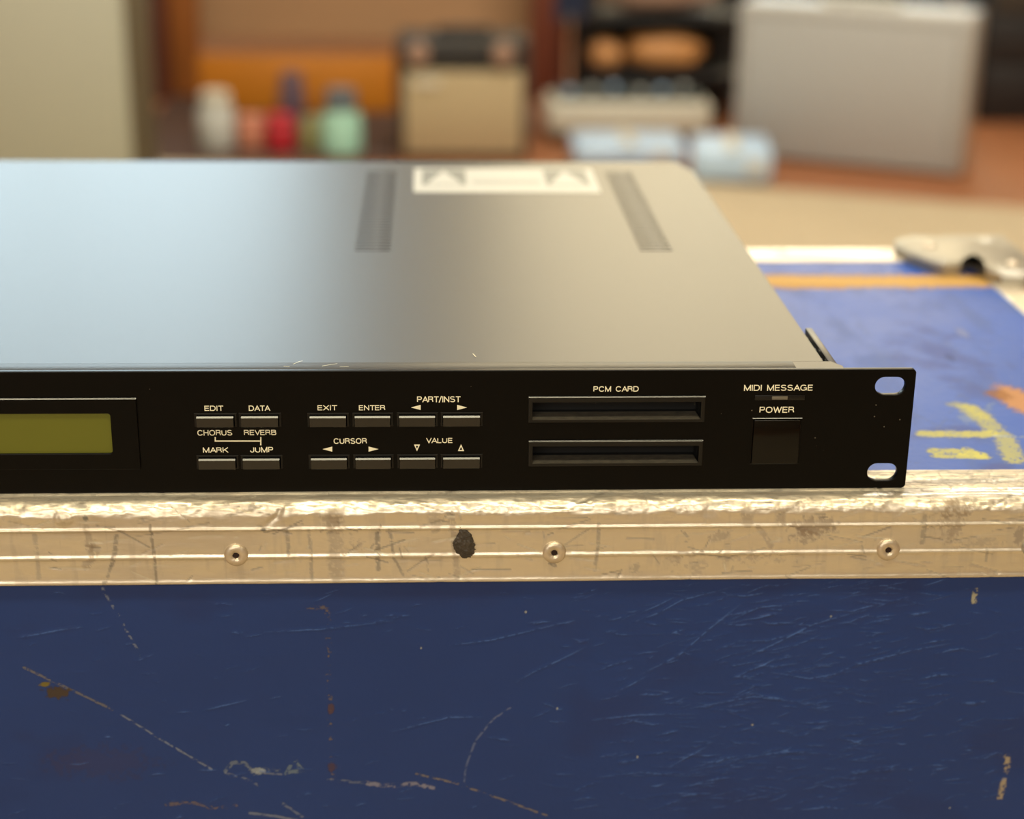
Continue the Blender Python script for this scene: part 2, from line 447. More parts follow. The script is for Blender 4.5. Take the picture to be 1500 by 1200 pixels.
# rug; unseen front part added to put a tan reflection in the aluminium
bm = bmesh.new()
pts = [(-1200, 3420), (467, 3127), (1090, 2900), (1750, 2650), (1400, -2200), (-1500, -2200)]
lo = [bm.verts.new((x, y, FLOOR)) for x, y in pts]; hi = [bm.verts.new((x, y, FLOOR + 9)) for x, y in pts]
bm.faces.new(lo[::-1]); bm.faces.new(hi)
for i in range(len(pts)): bm.faces.new((lo[i], lo[(i + 1) % 6], hi[(i + 1) % 6], hi[i]))
tag(from_bm('floor_rug', bm, M['rug']), 'cream rug lying on the brown wooden floor behind the flight case', 'rug')

# ------------------------------------------------------------------ flight case
case = thing('flight_case', 'blue flight case with scratched aluminium edging that carries the black rack unit', 'case')
CX0, CX1 = -640.0, 141.5
def front_board():
    dx, dz = .36, .36
    x = np.concatenate([np.arange(CX0 + 4, -330, 8), np.arange(-330, 62, dx), np.arange(66, CX1 - 3, 6)])
    z = np.concatenate([np.arange(-596, -136, 12), np.arange(-136, -25, dz)])
    X, Z = np.meshgrid(x, z, indexing='ij')
    w = Wear(X, Z)
    pale = srgb(132, 140, 158); scrape_glint = srgb(74, 108, 176); tan = srgb(140, 118, 72); rust = srgb(88, 62, 58); brn = srgb(74, 58, 30)
    # worn maroon undertone patches
    w.put(np.clip((fbm(X * .02, Z * .03, 31) - .55) * 1.6, 0, .2), srgb(48, 50, 96))
    w.line([(-309.6, -63.9), (-290.2, -75.1), (-279.9, -81.3)], .5, srgb(140, 132, 112), .6, .3)
    w.line([(-277, -83.3), (-264.8, -92.7), (-246.0, -106.3)], .42, pale, .75, .35)
    w.line([(-280.1, -33.3), (-275.0, -44.7), (-268.4, -60.1)], .5, pale, .7, .45)
    w.spot(-298.5, -74.0, 5.2, 2.6, brn, .9, .7); w.spot(-303, -70.5, 2.2, 1.2, srgb(120, 104, 20), .9, .5)
    w.spot(-285, -103, 20, 7, rust, .2, .9)
    w.line([(-202.6, -42.8), (-202.8, -71.3), (-202.7, -88.0), (-202.5, -110.7)], 1.0, tan, .6, .62)
    w.spot(-202.4, -82, 1.5, 2.4, rust, .8); w.spot(-202.6, -106, 2, 2.2, rust, .7); w.spot(-206, -41.5, 4, 1.2, tan, .5, .6, .4)
    w.line([(-241.2, -107.2), (-238.5, -103.8), (-234.2, -103.5), (-231, -108.5), (-226.5, -106.5), (-222, -107)], .7, srgb(130, 140, 150), .6, .38)
    w.line([(-241, -108), (-234, -110.5), (-229, -113.5)], .5, pale, .6, .4)
    w.spot(-229.5, -107, 3.2, 1.8, srgb(150, 158, 162), .8, .6)
    w.line([(-219.3, -108.5), (-216.3, -102.5), (-213.3, -107.5), (-219, -108)], .8, srgb(130, 146, 152), .6, .38)
    w.line([(-227, -108.3), (-221, -108.8)], .5, pale, .6, .3)
    w.line([(-190, -113), (-184, -114.3), (-172, -113.6), (-166, -115.5)], .9, srgb(160, 156, 168), .65, .3)
    w.line([(-204, -111.5), (-190, -113)], .7, pale, .5, .4)
    w.line([(-172, -109.5), (-158, -113.5), (-145, -119), (-124, -128)], .5, srgb(140, 128, 110), .7, .38)
    w.line([(-263, -121), (-254, -120), (-247, -122.5), (-238, -122)], .8, srgb(120, 104, 96), .7, .4)
    w.line([(-233, -125), (-224, -126.5), (-216, -128.5)], .6, pale, .7, .2); w.line([(-221, -121), (-214, -127)], .6, pale, .6, .25)
    w.line([(-138, -82.5), (-144, -87), (-150.5, -96), (-154, -107), (-154.5, -113)], .45, srgb(110, 122, 160), .6, .3)
    w.line([(27.6, -37), (27.2, -41.8)], 1.1, srgb(170, 165, 140), .9, .4); w.line([(46.6, -106.0), (47.2, -112)], 1.2, srgb(165, 150, 125), .9, .35)
    w.line([(46.7, -116), (45.8, -123.8)], 1.2, srgb(165, 150, 125), .9, .35)
    for a, b in ((-49.5, -90.8), (-91.1, -103.6), (27.2, -127.6), (-24, -47), (-170, -58), (-133, -44), (-121, -83)):
        w.spot(a, b, .5, .6, srgb(170, 172, 168), .8, .35)
    rs = random.Random(3)
    strokes = []
    # rising scrapes at right, short ones all over; lighter blue also paints wrinkle highlights
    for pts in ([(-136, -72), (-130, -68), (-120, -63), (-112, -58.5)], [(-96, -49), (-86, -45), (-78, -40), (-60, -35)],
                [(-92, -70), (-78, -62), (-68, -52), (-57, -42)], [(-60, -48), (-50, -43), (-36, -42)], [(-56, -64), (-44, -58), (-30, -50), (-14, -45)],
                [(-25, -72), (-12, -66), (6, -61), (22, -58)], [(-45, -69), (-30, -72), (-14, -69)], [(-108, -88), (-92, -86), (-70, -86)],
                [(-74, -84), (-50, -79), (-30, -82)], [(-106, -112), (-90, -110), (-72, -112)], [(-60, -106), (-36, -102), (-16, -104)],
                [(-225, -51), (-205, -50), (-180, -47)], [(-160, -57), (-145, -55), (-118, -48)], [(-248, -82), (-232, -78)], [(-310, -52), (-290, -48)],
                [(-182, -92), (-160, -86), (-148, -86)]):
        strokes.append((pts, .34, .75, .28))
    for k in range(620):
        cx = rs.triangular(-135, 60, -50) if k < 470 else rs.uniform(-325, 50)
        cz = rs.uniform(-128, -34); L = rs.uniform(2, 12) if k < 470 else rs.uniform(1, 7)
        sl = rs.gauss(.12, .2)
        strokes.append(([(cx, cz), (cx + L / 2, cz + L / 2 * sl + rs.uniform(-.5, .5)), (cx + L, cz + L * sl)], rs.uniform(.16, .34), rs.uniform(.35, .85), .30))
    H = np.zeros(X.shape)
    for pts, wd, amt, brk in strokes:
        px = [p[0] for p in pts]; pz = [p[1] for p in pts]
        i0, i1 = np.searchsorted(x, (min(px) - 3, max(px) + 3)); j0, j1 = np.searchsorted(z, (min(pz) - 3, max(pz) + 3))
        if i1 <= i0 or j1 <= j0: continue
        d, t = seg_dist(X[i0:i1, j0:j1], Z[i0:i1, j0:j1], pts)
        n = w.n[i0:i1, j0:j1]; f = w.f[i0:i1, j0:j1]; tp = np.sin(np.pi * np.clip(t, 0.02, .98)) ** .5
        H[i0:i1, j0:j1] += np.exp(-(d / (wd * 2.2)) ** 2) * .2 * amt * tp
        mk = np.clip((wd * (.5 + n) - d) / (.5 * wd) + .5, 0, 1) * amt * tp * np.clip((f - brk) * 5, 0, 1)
        sub = Wear.__new__(Wear); sub.c = w.c[i0:i1, j0:j1]; Wear.put(sub, mk, scrape_glint); w.c[i0:i1, j0:j1] = sub.c
    H += (fbm(X * .03, Z * .05, 41) - .5) * .5
    side = np.clip((X + 140) / 60, 0, 1)
    H += (fbm(X * .12 + Z * .05, Z * .75, 47) - .5) * .10 * (.25 + side)
    H += (fbm(X * .5, Z * .5, 53) - .5) * .05
    P = np.stack([X, -6 - H, Z], -1)
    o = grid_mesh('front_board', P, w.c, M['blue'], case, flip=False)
    return o
front_board()

def top_board():
    d = .6
    x = np.concatenate([np.arange(CX0 + 20, -34, 8), np.arange(-34, 117, d)]); y = np.arange(16, 312, d)
    X, Y = np.meshgrid(x, y, indexing='ij'); w = Wear(X, Y)
    w.put(np.clip((fbm(X * .09, Y * .035, 61) - .5) * 1.5, 0, .35), srgb(112, 128, 176))
    w.put(np.clip((fbm(X * .05 + 9, Y * .05, 67) - .58) * 2, 0, .4), srgb(96, 92, 150))
    ye = srgb(206, 200, 104)
    # yellow stencil paint remains
    w.line([(44.5, 90), (49.5, 88), (52.5, 76)], 3.4, ye, .6, .12)
    w.line([(48, 86), (51, 70), (52.5, 52), (49.3, 31)], 4.2, ye, .75, .14)
    w.line([(23, 57.5), (34, 57), (49, 57)], 3.4, ye, .85, .12)
    w.line([(21.5, 39.5), (30, 39), (38.5, 35)], 3.0, ye, .85, .15); w.line([(21, 34.5), (30, 34), (39, 33)], 2.0, ye, .85, .15)
    w.line([(31, 36), (35, 42), (38, 36)], 1.6, ye, .8, .25)
    w.line([(56, 84), (60, 92)], 1.4, srgb(150, 170, 200), .6, .3); w.line([(49.5, 55), (60, 54)], .9, srgb(170, 185, 205), .7, .25)
    w.spot(44, 74, 3, 6, srgb(150, 170, 205), .6, .7)
    # paint torn away down to the plywood
    w.line([(8, 272), (40, 271.5), (80, 271), (118, 272)], 11.5, srgb(214, 168, 78), .95)
    w.line([(8, 262), (36, 261)], 4.0, srgb(200, 150, 64), .8, .2)
    w.spot(72, 96, 9, 22, srgb(196, 140, 84), .95, .35); w.spot(66, 102, 6, 8, srgb(150, 98, 48), .8, .5)
    w.spot(76, 186, 3, 9, srgb(150, 160, 200), .6, .4); w.spot(60, 150, 2, 6, srgb(60, 74, 120), .5, .5)
    rs = random.Random(5)
    for k in range(60):
        a, b = rs.uniform(-10, 105), rs.uniform(20, 250)
        w.line([(a, b), (a + rs.gauss(0, 6), b + rs.gauss(0, 14))], rs.uniform(.4, .9), srgb(120, 138, 186), rs.uniform(.2, .5), .35)
    H = (fbm(X * .04, Y * .04, 71) - .5) * .5 + (fbm(X * .4, Y * .25, 73) - .5) * .10
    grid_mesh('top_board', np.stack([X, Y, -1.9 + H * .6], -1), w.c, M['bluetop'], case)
top_board()
box('case_shell', CX0 + 6, CX1 - 6, -1, 329, FLOOR + 6, -4.5, M['blue'], case)

# aluminium angle: profile given as (o, z); o = 0 at the inner edge of the top leg, 27.5 at the outer face
PROF = [(0, -2.2), (.1, -1.2), (1.0, -1.0), (4, -1.05), (7, -1.05), (9.3, -1.0), (10.0, -.35), (10.9, -.35), (11.5, -1.0),
        (14, -1.1), (17.0, -1.05), (18.0, -.9), (18.6, -.1), (19.8, 0), (20.4, -.5), (21.4, -.75), (22.6, -.9), (23.8, -1.25),
        (24.9, -1.8), (25.8, -2.5), (26.6, -3.4), (27.2, -4.4), (27.5, -5.6), (27.45, -7), (27.35, -8.6), (27.4, -9.5), (27.5, -9.9), (27.8, -10.15),
        (27.95, -10.6), (27.8, -11.0), (27.45, -11.25), (27.35, -11.7), (27.35, -14), (27.35, -17), (27.35, -19.6), (27.45, -20.2), (27.75, -20.5),
        (27.9, -21.1), (27.75, -21.5), (27.45, -21.8), (27.35, -22.3), (27.35, -25), (27.35, -28), (27.4, -29.3), (27.6, -29.9), (27.8, -30.4), (27.7, -31.0),
        (27.2, -31.2), (25.6, -31.1), (25.4, -29)]
def refine(prof, step):
    out = [prof[0]]
    for a, b in zip(prof, prof[1:]):
        n = max(1, int(math.hypot(b[0] - a[0], b[1] - a[1]) / step))
        for k in range(1, n + 1): out.append((a[0] + (b[0] - a[0]) * k / n, a[1] + (b[1] - a[1]) * k / n))
    return np.array(out)

def edge_front():
    pr = refine(PROF, .5)
    x = np.concatenate([np.arange(CX0, -332, 8), np.arange(-332, 62, .45), np.arange(66, CX1 + 2, 6)])
    o = pr[:, 0]; z = pr[:, 1]
    s = np.concatenate([[0], np.cumsum(np.hypot(np.diff(o), np.diff(z)))])
    X, S = np.meshgrid(x, s, indexing='ij'); O = np.broadcast_to(o, X.shape).copy(); Z = np.broadcast_to(z, X.shape).copy()
    w = Wear(X, S); w.k = .78
    # normal direction of the profile
    to, tz = np.gradient(o), np.gradient(z); L = np.hypot(to, tz) + 1e-9; no, nz = -tz / L, to / L
    H = (fbm(X * .02, S * .05, 81) - .5) * .35 + (fbm(X * .12, S * .25, 83) - .5) * .12
    bend = np.exp(-((S - 29.5) / 3.6) ** 2)
    H += bend * ((fbm(X * .13, S * .45, 87) - .5) * 1.25 + (fbm(X * .6, S * .7, 89) - .5) * .40 - .15)
    topz = np.clip((24 - S) / 3, 0, 1)
    H += topz * (fbm(X * .25, S * 1.5, 91) - .5) * .22
    def sOf(zz): return float(np.interp(-zz, -z[o > 27], s[o > 27]))
    # knock at the left: crease with raised lips
    d, t = seg_dist(X, S, [(-216.5, sOf(-5.8) - 4), (-219, sOf(-6)), (-224, sOf(-9.8))]); tp = np.sin(np.pi * np.clip(t, .03, .97)); H -= np.exp(-(d / .9) ** 2) * .8 * tp; H += np.exp(-(np.hypot(X + 215.5, (S - sOf(-5)) * .8) / 2.2) ** 2) * .7
    d = np.hypot(X + 291, (S - sOf(-5.8)) * 1.1); H += np.exp(-(d / 2.2) ** 2) * 1.1 + np.exp(-((d - 2.6) / .5) ** 2) * .2
    for a, b, c, dd in ((-255, 30, 6, -.6), (-120, 27, 9, -.5), (-70, 31, 5, -.5), (-15, 30, 7, .35), (30, 29, 6, -.5), (-180, 29, 8, .35)):
        H += np.exp(-((X - a) / c) ** 2 - ((S - b) / 2.2) ** 2) * dd
    smudge = srgb(158, 134, 104); dk = srgb(96, 82, 66); lt = srgb(245, 235, 205)
    rs = random.Random(12)
    w.put(np.clip((fbm(X * .03, S * .12, 95) - .52) * 1.6, 0, .35), srgb(190, 158, 122))
    w.put(np.clip((fbm(X * .35, S * .06, 97) - .60) * 1.5, 0, .2), smudge)
    F0, F1 = sOf(-9), sOf(-30.5)
    grey = np.clip((fbm(X * .045, S * 1.3, 101) - .46) * 4, 0, .75) * np.clip((28.5 - S) / 3, 0, 1)
    w.put(grey, srgb(132, 130, 124))
    w.put(np.clip((fbm(X * .22, S * .8, 103) - .60) * 5, 0, .6) * np.clip((31 - S) / 3, 0, 1), srgb(92, 88, 80))
    fx = lambda u: -313.0 + u * .2372            # along the front face
    fz = lambda v: sOf(-(v - 734) * .2645)
    for (u, v0, v1, du, wd, a) in ((215, 768, 860, 4, .5, .7), (166, 783, 824, -10, .8, .7), (50, 780, 840, 0, .8, .4), (124, 770, 800, 2, 1.2, .6), (410, 775, 810, 1, .7, .6),
                       (442, 775, 845, 2, .6, .6), (480, 755, 840, 0, 2.6, .5), (540, 782, 832, 1, .8, .75), (558, 776, 810, 5, .6, .7), (648, 755, 845, 8, 1.1, .6),
                       (622, 755, 775, 3, 2, .5), (562, 815, 842, 16, .5, .6), (863, 770, 836, -4, .6, .6), (1343, 762, 800, 0, .9, .55), (1096, 775, 803, 22, 1.0, .6), (1078, 750, 770, 3, 2.0, .6),
                       (1126, 748, 770, 4, 1.8, .6), (610, 815, 835, 4, .4, .5), (155, 825, 850, -12, .6, .6), (135, 800, 826, -16, 1.4, .6), (985, 780, 792, 10, .5, .6), (793, 826, 830, 8, .6, .8), (1441, 810, 828, 1, .5, .5)):
        w.line([(fx(u), fz(v0)), (fx(u + du * .5) + .3, fz((v0 + v1) / 2)), (fx(u + du), fz(v1))], wd, dk if wd < 1 else smudge, a, .22)
    # larger worn stains
    w.spot(fx(1178), fz(776), 9.5, 4.2, srgb(140, 112, 84), .75, .75, .15); w.spot(fx(1165), fz(790), 5, 3, srgb(140, 112, 84), .7, .75, .2)
    w.spot(fx(1385), fz(770), 5, 8, srgb(150, 122, 90), .65, .8, .3); w.spot(fx(1383), fz(745), 9, 4, srgb(160, 134, 100), .6, .8, .3)
    w.spot(fx(1040), fz(788), 3.5, 2.0, smudge, .65, .8, .2); w.spot(fx(1090), fz(820), 14, 2.4, smudge, .5, .9, .4); w.spot(fx(1010), fz(830), 5, 6, smudge, .5, .9, .4)
    w.spot(fx(475), fz(765), 4, 6, smudge, .6, .8, .3); w.spot(fx(510), fz(795), 2.4, 3, smudge, .6, .9, .35); w.spot(fx(918), fz(833), 3, 2, dk, .45, .8, .3)
    w.spot(fx(975), fz(820), 3.2, 2.6, smudge, .6, .8, .3); w.spot(fx(377), fz(774), 1.2, 1.0, srgb(60, 56, 52), .95, .3); w.spot(fx(124), fz(756), 1.1, 1.2, srgb(80, 90, 84), .9, .5)
    w.spot(fx(1487), fz(790), 2, 4, srgb(120, 90, 66), .7, .6); w.spot(fx(1430), fz(800), 8, 2, smudge, .5, .8, .3)
    w.spot(fx(128), fz(797), 2, 2.6, smudge, .7, .8, .3)
    for k in range(430):
        cx = rs.uniform(-320, 55); cs = rs.uniform(2, F1 - .5); L = rs.uniform(1, 14); an = rs.gauss(0, .25)
        if rs.random() < .3: an = rs.uniform(-1.5, 1.5); L *= .3
        pts = [(cx, cs), (cx + L * math.cos(an), cs + L * math.sin(an))]
        i0, i1 = np.searchsorted(x, (min(p[0] for p in pts) - 2, max(p[0] for p in pts) + 2))
        if i1 <= i0: continue
        d, t = seg_dist(X[i0:i1], S[i0:i1], pts)
        wd = rs.uniform(.15, .35); H[i0:i1] -= np.exp(-(d / .45) ** 2) * rs.uniform(.04, .16)
        sub = Wear.__new__(Wear); sub.c = w.c[i0:i1]
        Wear.put(sub, np.clip((wd - d) / .25 + .5, 0, 1) * rs.uniform(.25, .6), dk if rs.random() < .6 else lt); w.c[i0:i1] = sub.c
    # cross-hatched scratches on the top leg at the right
    for k in range(150):
        cx = rs.uniform(-40, 58); cs = rs.uniform(1, 21); L = rs.uniform(2, 7); an = rs.choice((-.9, .8, .1)) + rs.gauss(0, .3)
        d, t = seg_dist(X[-1000:], S[-1000:], [(cx, cs), (cx + L * math.cos(an), cs + L * math.sin(an))])
        H[-1000:] -= np.exp(-(d / .35) ** 2) * .10
        sub = Wear.__new__(Wear); sub.c = w.c[-1000:]
        Wear.put(sub, np.clip((.2 - d) / .3 + .5, 0, 1) * rs.uniform(.2, .5), srgb(120, 112, 92)); w.c[-1000:] = sub.c
    H = np.where(S < 2, 0, H); H[:, -6:] *= .4
    H = np.where((S > 18.6) & (S < 21.5), np.minimum(H, 0.0), H)
    O += H * no; Z += H * nz
    P = np.stack([X, 19.5 - O, Z], -1)
    return grid_mesh('aluminium_edge', P, w.c, M['alu'], case, flip=False)
edge_front()

def edge_plain(p0, dirv, length, outv, mirror=False, down=1):
    pr = refine(PROF, 3.0); t = np.linspace(0, length, 40)
    T, _ = np.meshgrid(t, pr[:, 0], indexing='ij'); O = np.broadcast_to(pr[:, 0], T.shape); Z = np.broadcast_to(pr[:, 1], T.shape)
    W = np.zeros(T.shape + (4,)); W[..., :3] = srgb(160, 134, 100)[:3]; W[..., 3] = np.clip((fbm(T * .05, O * .3 + Z * .3, 99) - .55) * 2, 0, .5)
    P = np.stack([p0[0] + dirv[0] * T + outv[0] * O, p0[1] + dirv[1] * T + outv[1] * O, p0[2] + Z * down], -1)
    return grid_mesh('aluminium_edge', P, W, M['alu'], case, flip=mirror)
edge_plain((CX0, 308.5, 0), (1, 0), CX1 - CX0, (0, 1), True)
edge_plain((114, -8, 0), (0, 1), 344, (1, 0), False)
edge_plain((CX0, 19.5, FLOOR + 1), (1, 0), CX1 - CX0, (0, -1), True, -1)
edge_plain((114, -8, FLOOR + 1), (0, 1), 344, (1, 0), True, -1)

def rivet(x, y, z, axis, r=4.1):
    bm = bmesh.new()
    add_lathe(bm, [(r, -.6), (r, .30), (r * .95, .75), (r * .82, 1.15), (r * .6, 1.35), (r * .44, 1.25), (r * .30, .9), (r * .25, .3)], 28, (0, 0, 0), axis)
    rs = random.Random(int(x * 10)); 
    for v in bm.verts: v.co += Vector((rs.gauss(0, .05), rs.gauss(0, .04), rs.gauss(0, .05)))
    o = from_bm('rivet', bm, M['rivet'], case, True, (x, y, z))
    bm = bmesh.new(); add_lathe(bm, [(r * .24, .12), (r * .26, .5)], 16, (0, 0, 0), axis)
    from_bm('rivet_hole', bm, M['hole'], o, True)
    return o
for x in (-468, -351, -233.3, -123.6, -6.3, 103): rivet(x, -8.0, -20.0, 'y')
for x in (-600, -480, -350, -230, -115, -9.3, 88): rivet(x, 10.5 - 3.6 + 1.2, -1.1, 'z', 3.4)
for x in (20, 75): rivet(x, 322, -1.1, 'z', 3.6)
for y in (40, 150, 235): rivet(128, y, -1.1, 'z', 3.6)

# screw head sticking out at the far right of the front edging
bm = bmesh.new(); add_lathe(bm, [(2.6, 0), (2.9, .8), (2.2, 1.8), (.9, 2.2), (0.0, 2.2)], 14, (0, 0, 0), 'y'); add_box(bm, -1.6, 4.5, -2.0, 0, -.4, 1.2, .3)
tag(from_bm('bent_screw', bm, M['zinc'], case, True, (44.0, -7.8, -19.6)), 'bent grey metal screw')

# dried tar spot
bm = bmesh.new(); bmesh.ops.create_icosphere(bm, subdivisions=5, radius=1.0)
from mathutils import noise as mn
for v in bm.verts:
    c = v.co.copy(); n = mn.noise(c * 1.6) * .16 + mn.noise(c * 4) * .16 + mn.noise(c * 9) * .12 + mn.noise(c * 20) * .05
    r = 1 + n
    zz = c.z * 4.9 * r; xx = c.x * (3.7 - 1.2 * max(0, c.z)) * r
    if c.z > .7: zz += (c.z - .7) * 4; xx -= (c.z - .7) * 4
    v.co = Vector((xx + (.6 if c.z < -.4 else 0), c.y * 1.1 * r, zz))
tag(from_bm('tar_spot', bm, M['tar'], case, True, (-154.8, -8.1, -16.6)), 'dried black lump of tar')

# steel ball corner at the rear right
cor = bmesh.new()
bmesh.ops.create_uvsphere(cor, u_segments=28, v_segments=18, radius=13, matrix=Matrix.Translation((131, 326, -6)))
OUT = [(143, 338), (112, 338), (104, 335), (92, 337), (82, 331), (79, 318), (82, 304), (88, 290), (95, 281), (103, 282), (109, 291), (114, 296), (116, 286),
       (113, 272), (118, 262), (128, 258), (138, 264), (143, 276)]
lo = [cor.verts.new((x, y, -1.6)) for x, y in OUT]; mi = [cor.verts.new((x, y, 3.6)) for x, y in OUT]
hi = [cor.verts.new((x + (118 - x) * .07, y + (310 - y) * .07, 5.4)) for x, y in OUT]
cor.faces.new(lo[::-1])
bmesh.ops.triangulate(cor, faces=[cor.faces.new(hi)])
for a, b in ((lo, mi), (mi, hi)):
    for i in range(len(OUT)): j = (i + 1) % len(OUT); cor.faces.new((a[i], a[j], b[j], b[i]))
corner = from_bm('corner_protector', cor, M['steel'], case, True)
corner['label'] = 'dull steel ball corner with two legs'
for x, y in ((95, 312), (128, 276)):
    bm = bmesh.new(); add_lathe(bm, [(3.6, 0), (3.4, 1.0), (2.0, 2.0), (.01, 2.2)], 16)
    from_bm('rivet', bm, M['rivet'], corner, True, (x, y, 5.2))

# ------------------------------------------------------------------ rack unit
unit = thing('rack_unit', 'black rack-mount sound module with green display and push buttons, lying on the blue case', 'sound module')
H = 43.9
btn = []   # (x0,x1,z0,z1) outer surround
for x0, x1 in ((-246.2, -231.9), (-231.2, -216.9)): btn.append((x0, x1, 24.2, 29.1))
for x0, x1 in ((-246.2, -231.9), (-231.2, -216.9)): btn.append((x0, x1, 8.8, 13.7))
for x0, x1 in ((-208.1, -194.0), (-192.9, -179.0), (-177.8, -163.8), (-162.9, -148.5)):
    btn.append((x0, x1, 24.1, 29.0)); btn.append((x0, x1, 8.7, 13.7))
slots = [(-132.9, -72.4, 25.3, 34.7), (-132.6, -72.4, 9.2, 18.6)]
power = (-55.6, -38.4, 9.2, 26.4)
outl = [rounded(-482, 0, 0, H, 1.4)]
for cx in (-8.6, -473.4):
    for cz in (H / 2 - 15.95, H / 2 + 15.95):
        outl.append(rounded(cx - 5.3, cx + 5.3, cz - 3.3, cz + 3.3, 3.29))
for b in btn: outl.append([(b[0] + .3, b[2] + .3), (b[1] - .3, b[2] + .3), (b[1] - .3, b[3] - .3), (b[0] + .3, b[3] - .3)])
for b in slots + [power]: outl.append([(b[0] + .3, b[2] + .3), (b[1] - .3, b[2] + .3), (b[1] - .3, b[3] - .3), (b[0] + .3, b[3] - .3)])
fp = plate('front_panel', outl, 2.4, .16, M['panel'], unit, 'front'); fp.location = (0, 1.2 * MM, 0)

# lettering and printed marks
T = [('EDIT', 299.3, 326.3, 594.4, 602), ('DATA', 364.3, 394.8, 594.2, 602), ('CHORUS', 289, 339.9, 630.1, 638.2), ('REVERB', 357.2, 404.6, 629.9, 637.6),
     ('MARK', 297.1, 333.9, 655.6, 663.2), ('JUMP', 366.2, 400, 655, 663), ('EXIT', 465, 493, 593.7, 601.2), ('ENTER', 525.7, 564.2, 593.7, 601.2),
     ('PART/INST', 611, 674, 580.8, 589.4), ('CURSOR', 488.8, 537.3, 642.2, 650.3), ('VALUE', 624.6, 662.9, 641.7, 649.2), ('PCM CARD', 869.5, 935.8, 566, 573.9),
     ('MIDI MESSAGE', 1090.3, 1191, 563.9, 572.6), ('POWER', 1113, 1163.6, 596, 604.9)]
# panel position of a photograph measurement: solved once from the fitted camera, kept as a function of plain numbers
Cc = np.array((-166.536, -545.557, 230.364)); Rr, Uu, Ff = (np.array(v) for v in (right, up, fwd)); FPX = 2498.68
def onpanel(u, v, y=0.0):
    d = Ff + (u - 750) / FPX * Rr - (v - 600) / FPX * Uu
    p = Cc + (y - Cc[1]) / d[1] * d
    return float(p[0]), float(p[2])
for s, u0, u1, v0, v1 in T:
    x0, z1 = onpanel(u0, v0); x1, _ = onpanel(u1, v0); _, z0 = onpanel(u0, v1)
    text('lettering', s, x0, x1, z0, z1, -.03, M['print'], unit, 'cream word ' + s + ' printed on the black panel')
def mark(polys, lab):
    flat('printed_symbol', [[onpanel(*p) for p in pl] for pl in polys], -.03, M['print'], unit)['label'] = lab
mark([[(314.4, 640.2), (316.2, 640.2), (316.2, 645.2), (316.2, 647), (314.4, 647)], [(316.2, 645.3), (381.2, 645.3), (381.2, 647), (316.2, 647)], [(381.2, 640.2), (382.9, 640.2), (382.9, 652.4), (381.2, 652.4)]], 'cream bracket line under CHORUS and REVERB')
mark([[(602, 597), (616.2, 593.2), (616.2, 600.7)]], 'cream left arrow'); mark([[(684.3, 597), (669.6, 593.2), (669.6, 600.7)]], 'cream right arrow')
mark([[(472.5, 658), (486.7, 654.3), (486.7, 661.8)]], 'cream left arrow'); mark([[(554.4, 658), (539.9, 654.3), (539.9, 661.8)]], 'cream right arrow')
def hollow(u0, u1, vb, vt, lab):
    a, b, c = (u0, vb), (u1, vb), ((u0 + u1) / 2, vt); g = ((a[0] + b[0] + c[0]) / 3, (a[1] + b[1] + c[1]) / 3); k = .46
    ins = [(g[0] + (p[0] - g[0]) * k, g[1] + (p[1] - g[1]) * k) for p in (a, b, c)]; o = [a, b, c]
    mark([[o[i], o[(i + 1) % 3], ins[(i + 1) % 3], ins[i]] for i in range(3)], lab)
hollow(606.4, 615.2, 651.3, 661.2, 'cream hollow down arrow'); hollow(670.8, 679.9, 660.9, 651.0, 'cream hollow up arrow')

# push buttons
def ring(bm, o, i, y0, y1):
    """rectangular frame between outer o and inner i (x0,x1,z0,z1), from y0 (front) back to y1"""
    A = [(o[0], o[2]), (o[1], o[2]), (o[1], o[3]), (o[0], o[3])]; B = [(i[0], i[2]), (i[1], i[2]), (i[1], i[3]), (i[0], i[3])]
    v = [[bm.verts.new((p[0], y, p[1])) for p in q] for q, y in ((A, y0 + .12), ([(p[0] * .985 + (o[0] + o[1]) / 2 * .015, p[1] * .97 + (o[2] + o[3]) / 2 * .03) for p in A], y0), (B, y0), (B, y1), (A, y1))]
    for a, b in zip(v, v[1:] + v[:1]):
        for k in range(4): bm.faces.new((a[k], a[(k + 1) % 4], b[(k + 1) % 4], b[k]))
for (x0, x1, z0, z1) in btn:
    bm = bmesh.new(); ring(bm, (x0, x1, z0, z1), (x0 + .7, x1 - .7, z0 + .15, z1 - .55), -.30, 3.0)
    b = from_bm('button', bm, M['frame'], unit)
    bm = bmesh.new(); a0, a1, c0, c1 = x0 + .9, x1 - 1.0, z0 + .2, z1 - .75
    pr = [(4, c0), (-1.7, c0), (-1.95, c0 + .25), (-1.95, c1 - .50), (-1.45, c1), (4, c1)]
    A = [bm.verts.new((a0, p, q)) for p, q in pr]; B = [bm.verts.new((a1, p, q)) for p, q in pr]
    bm.faces.new(A); bm.faces.new(B[::-1])
    for k in range(6): bm.faces.new((A[k], A[(k + 1) % 6], B[(k + 1) % 6], B[k]))
    from_bm('button_cap', bm, M['button'], b)

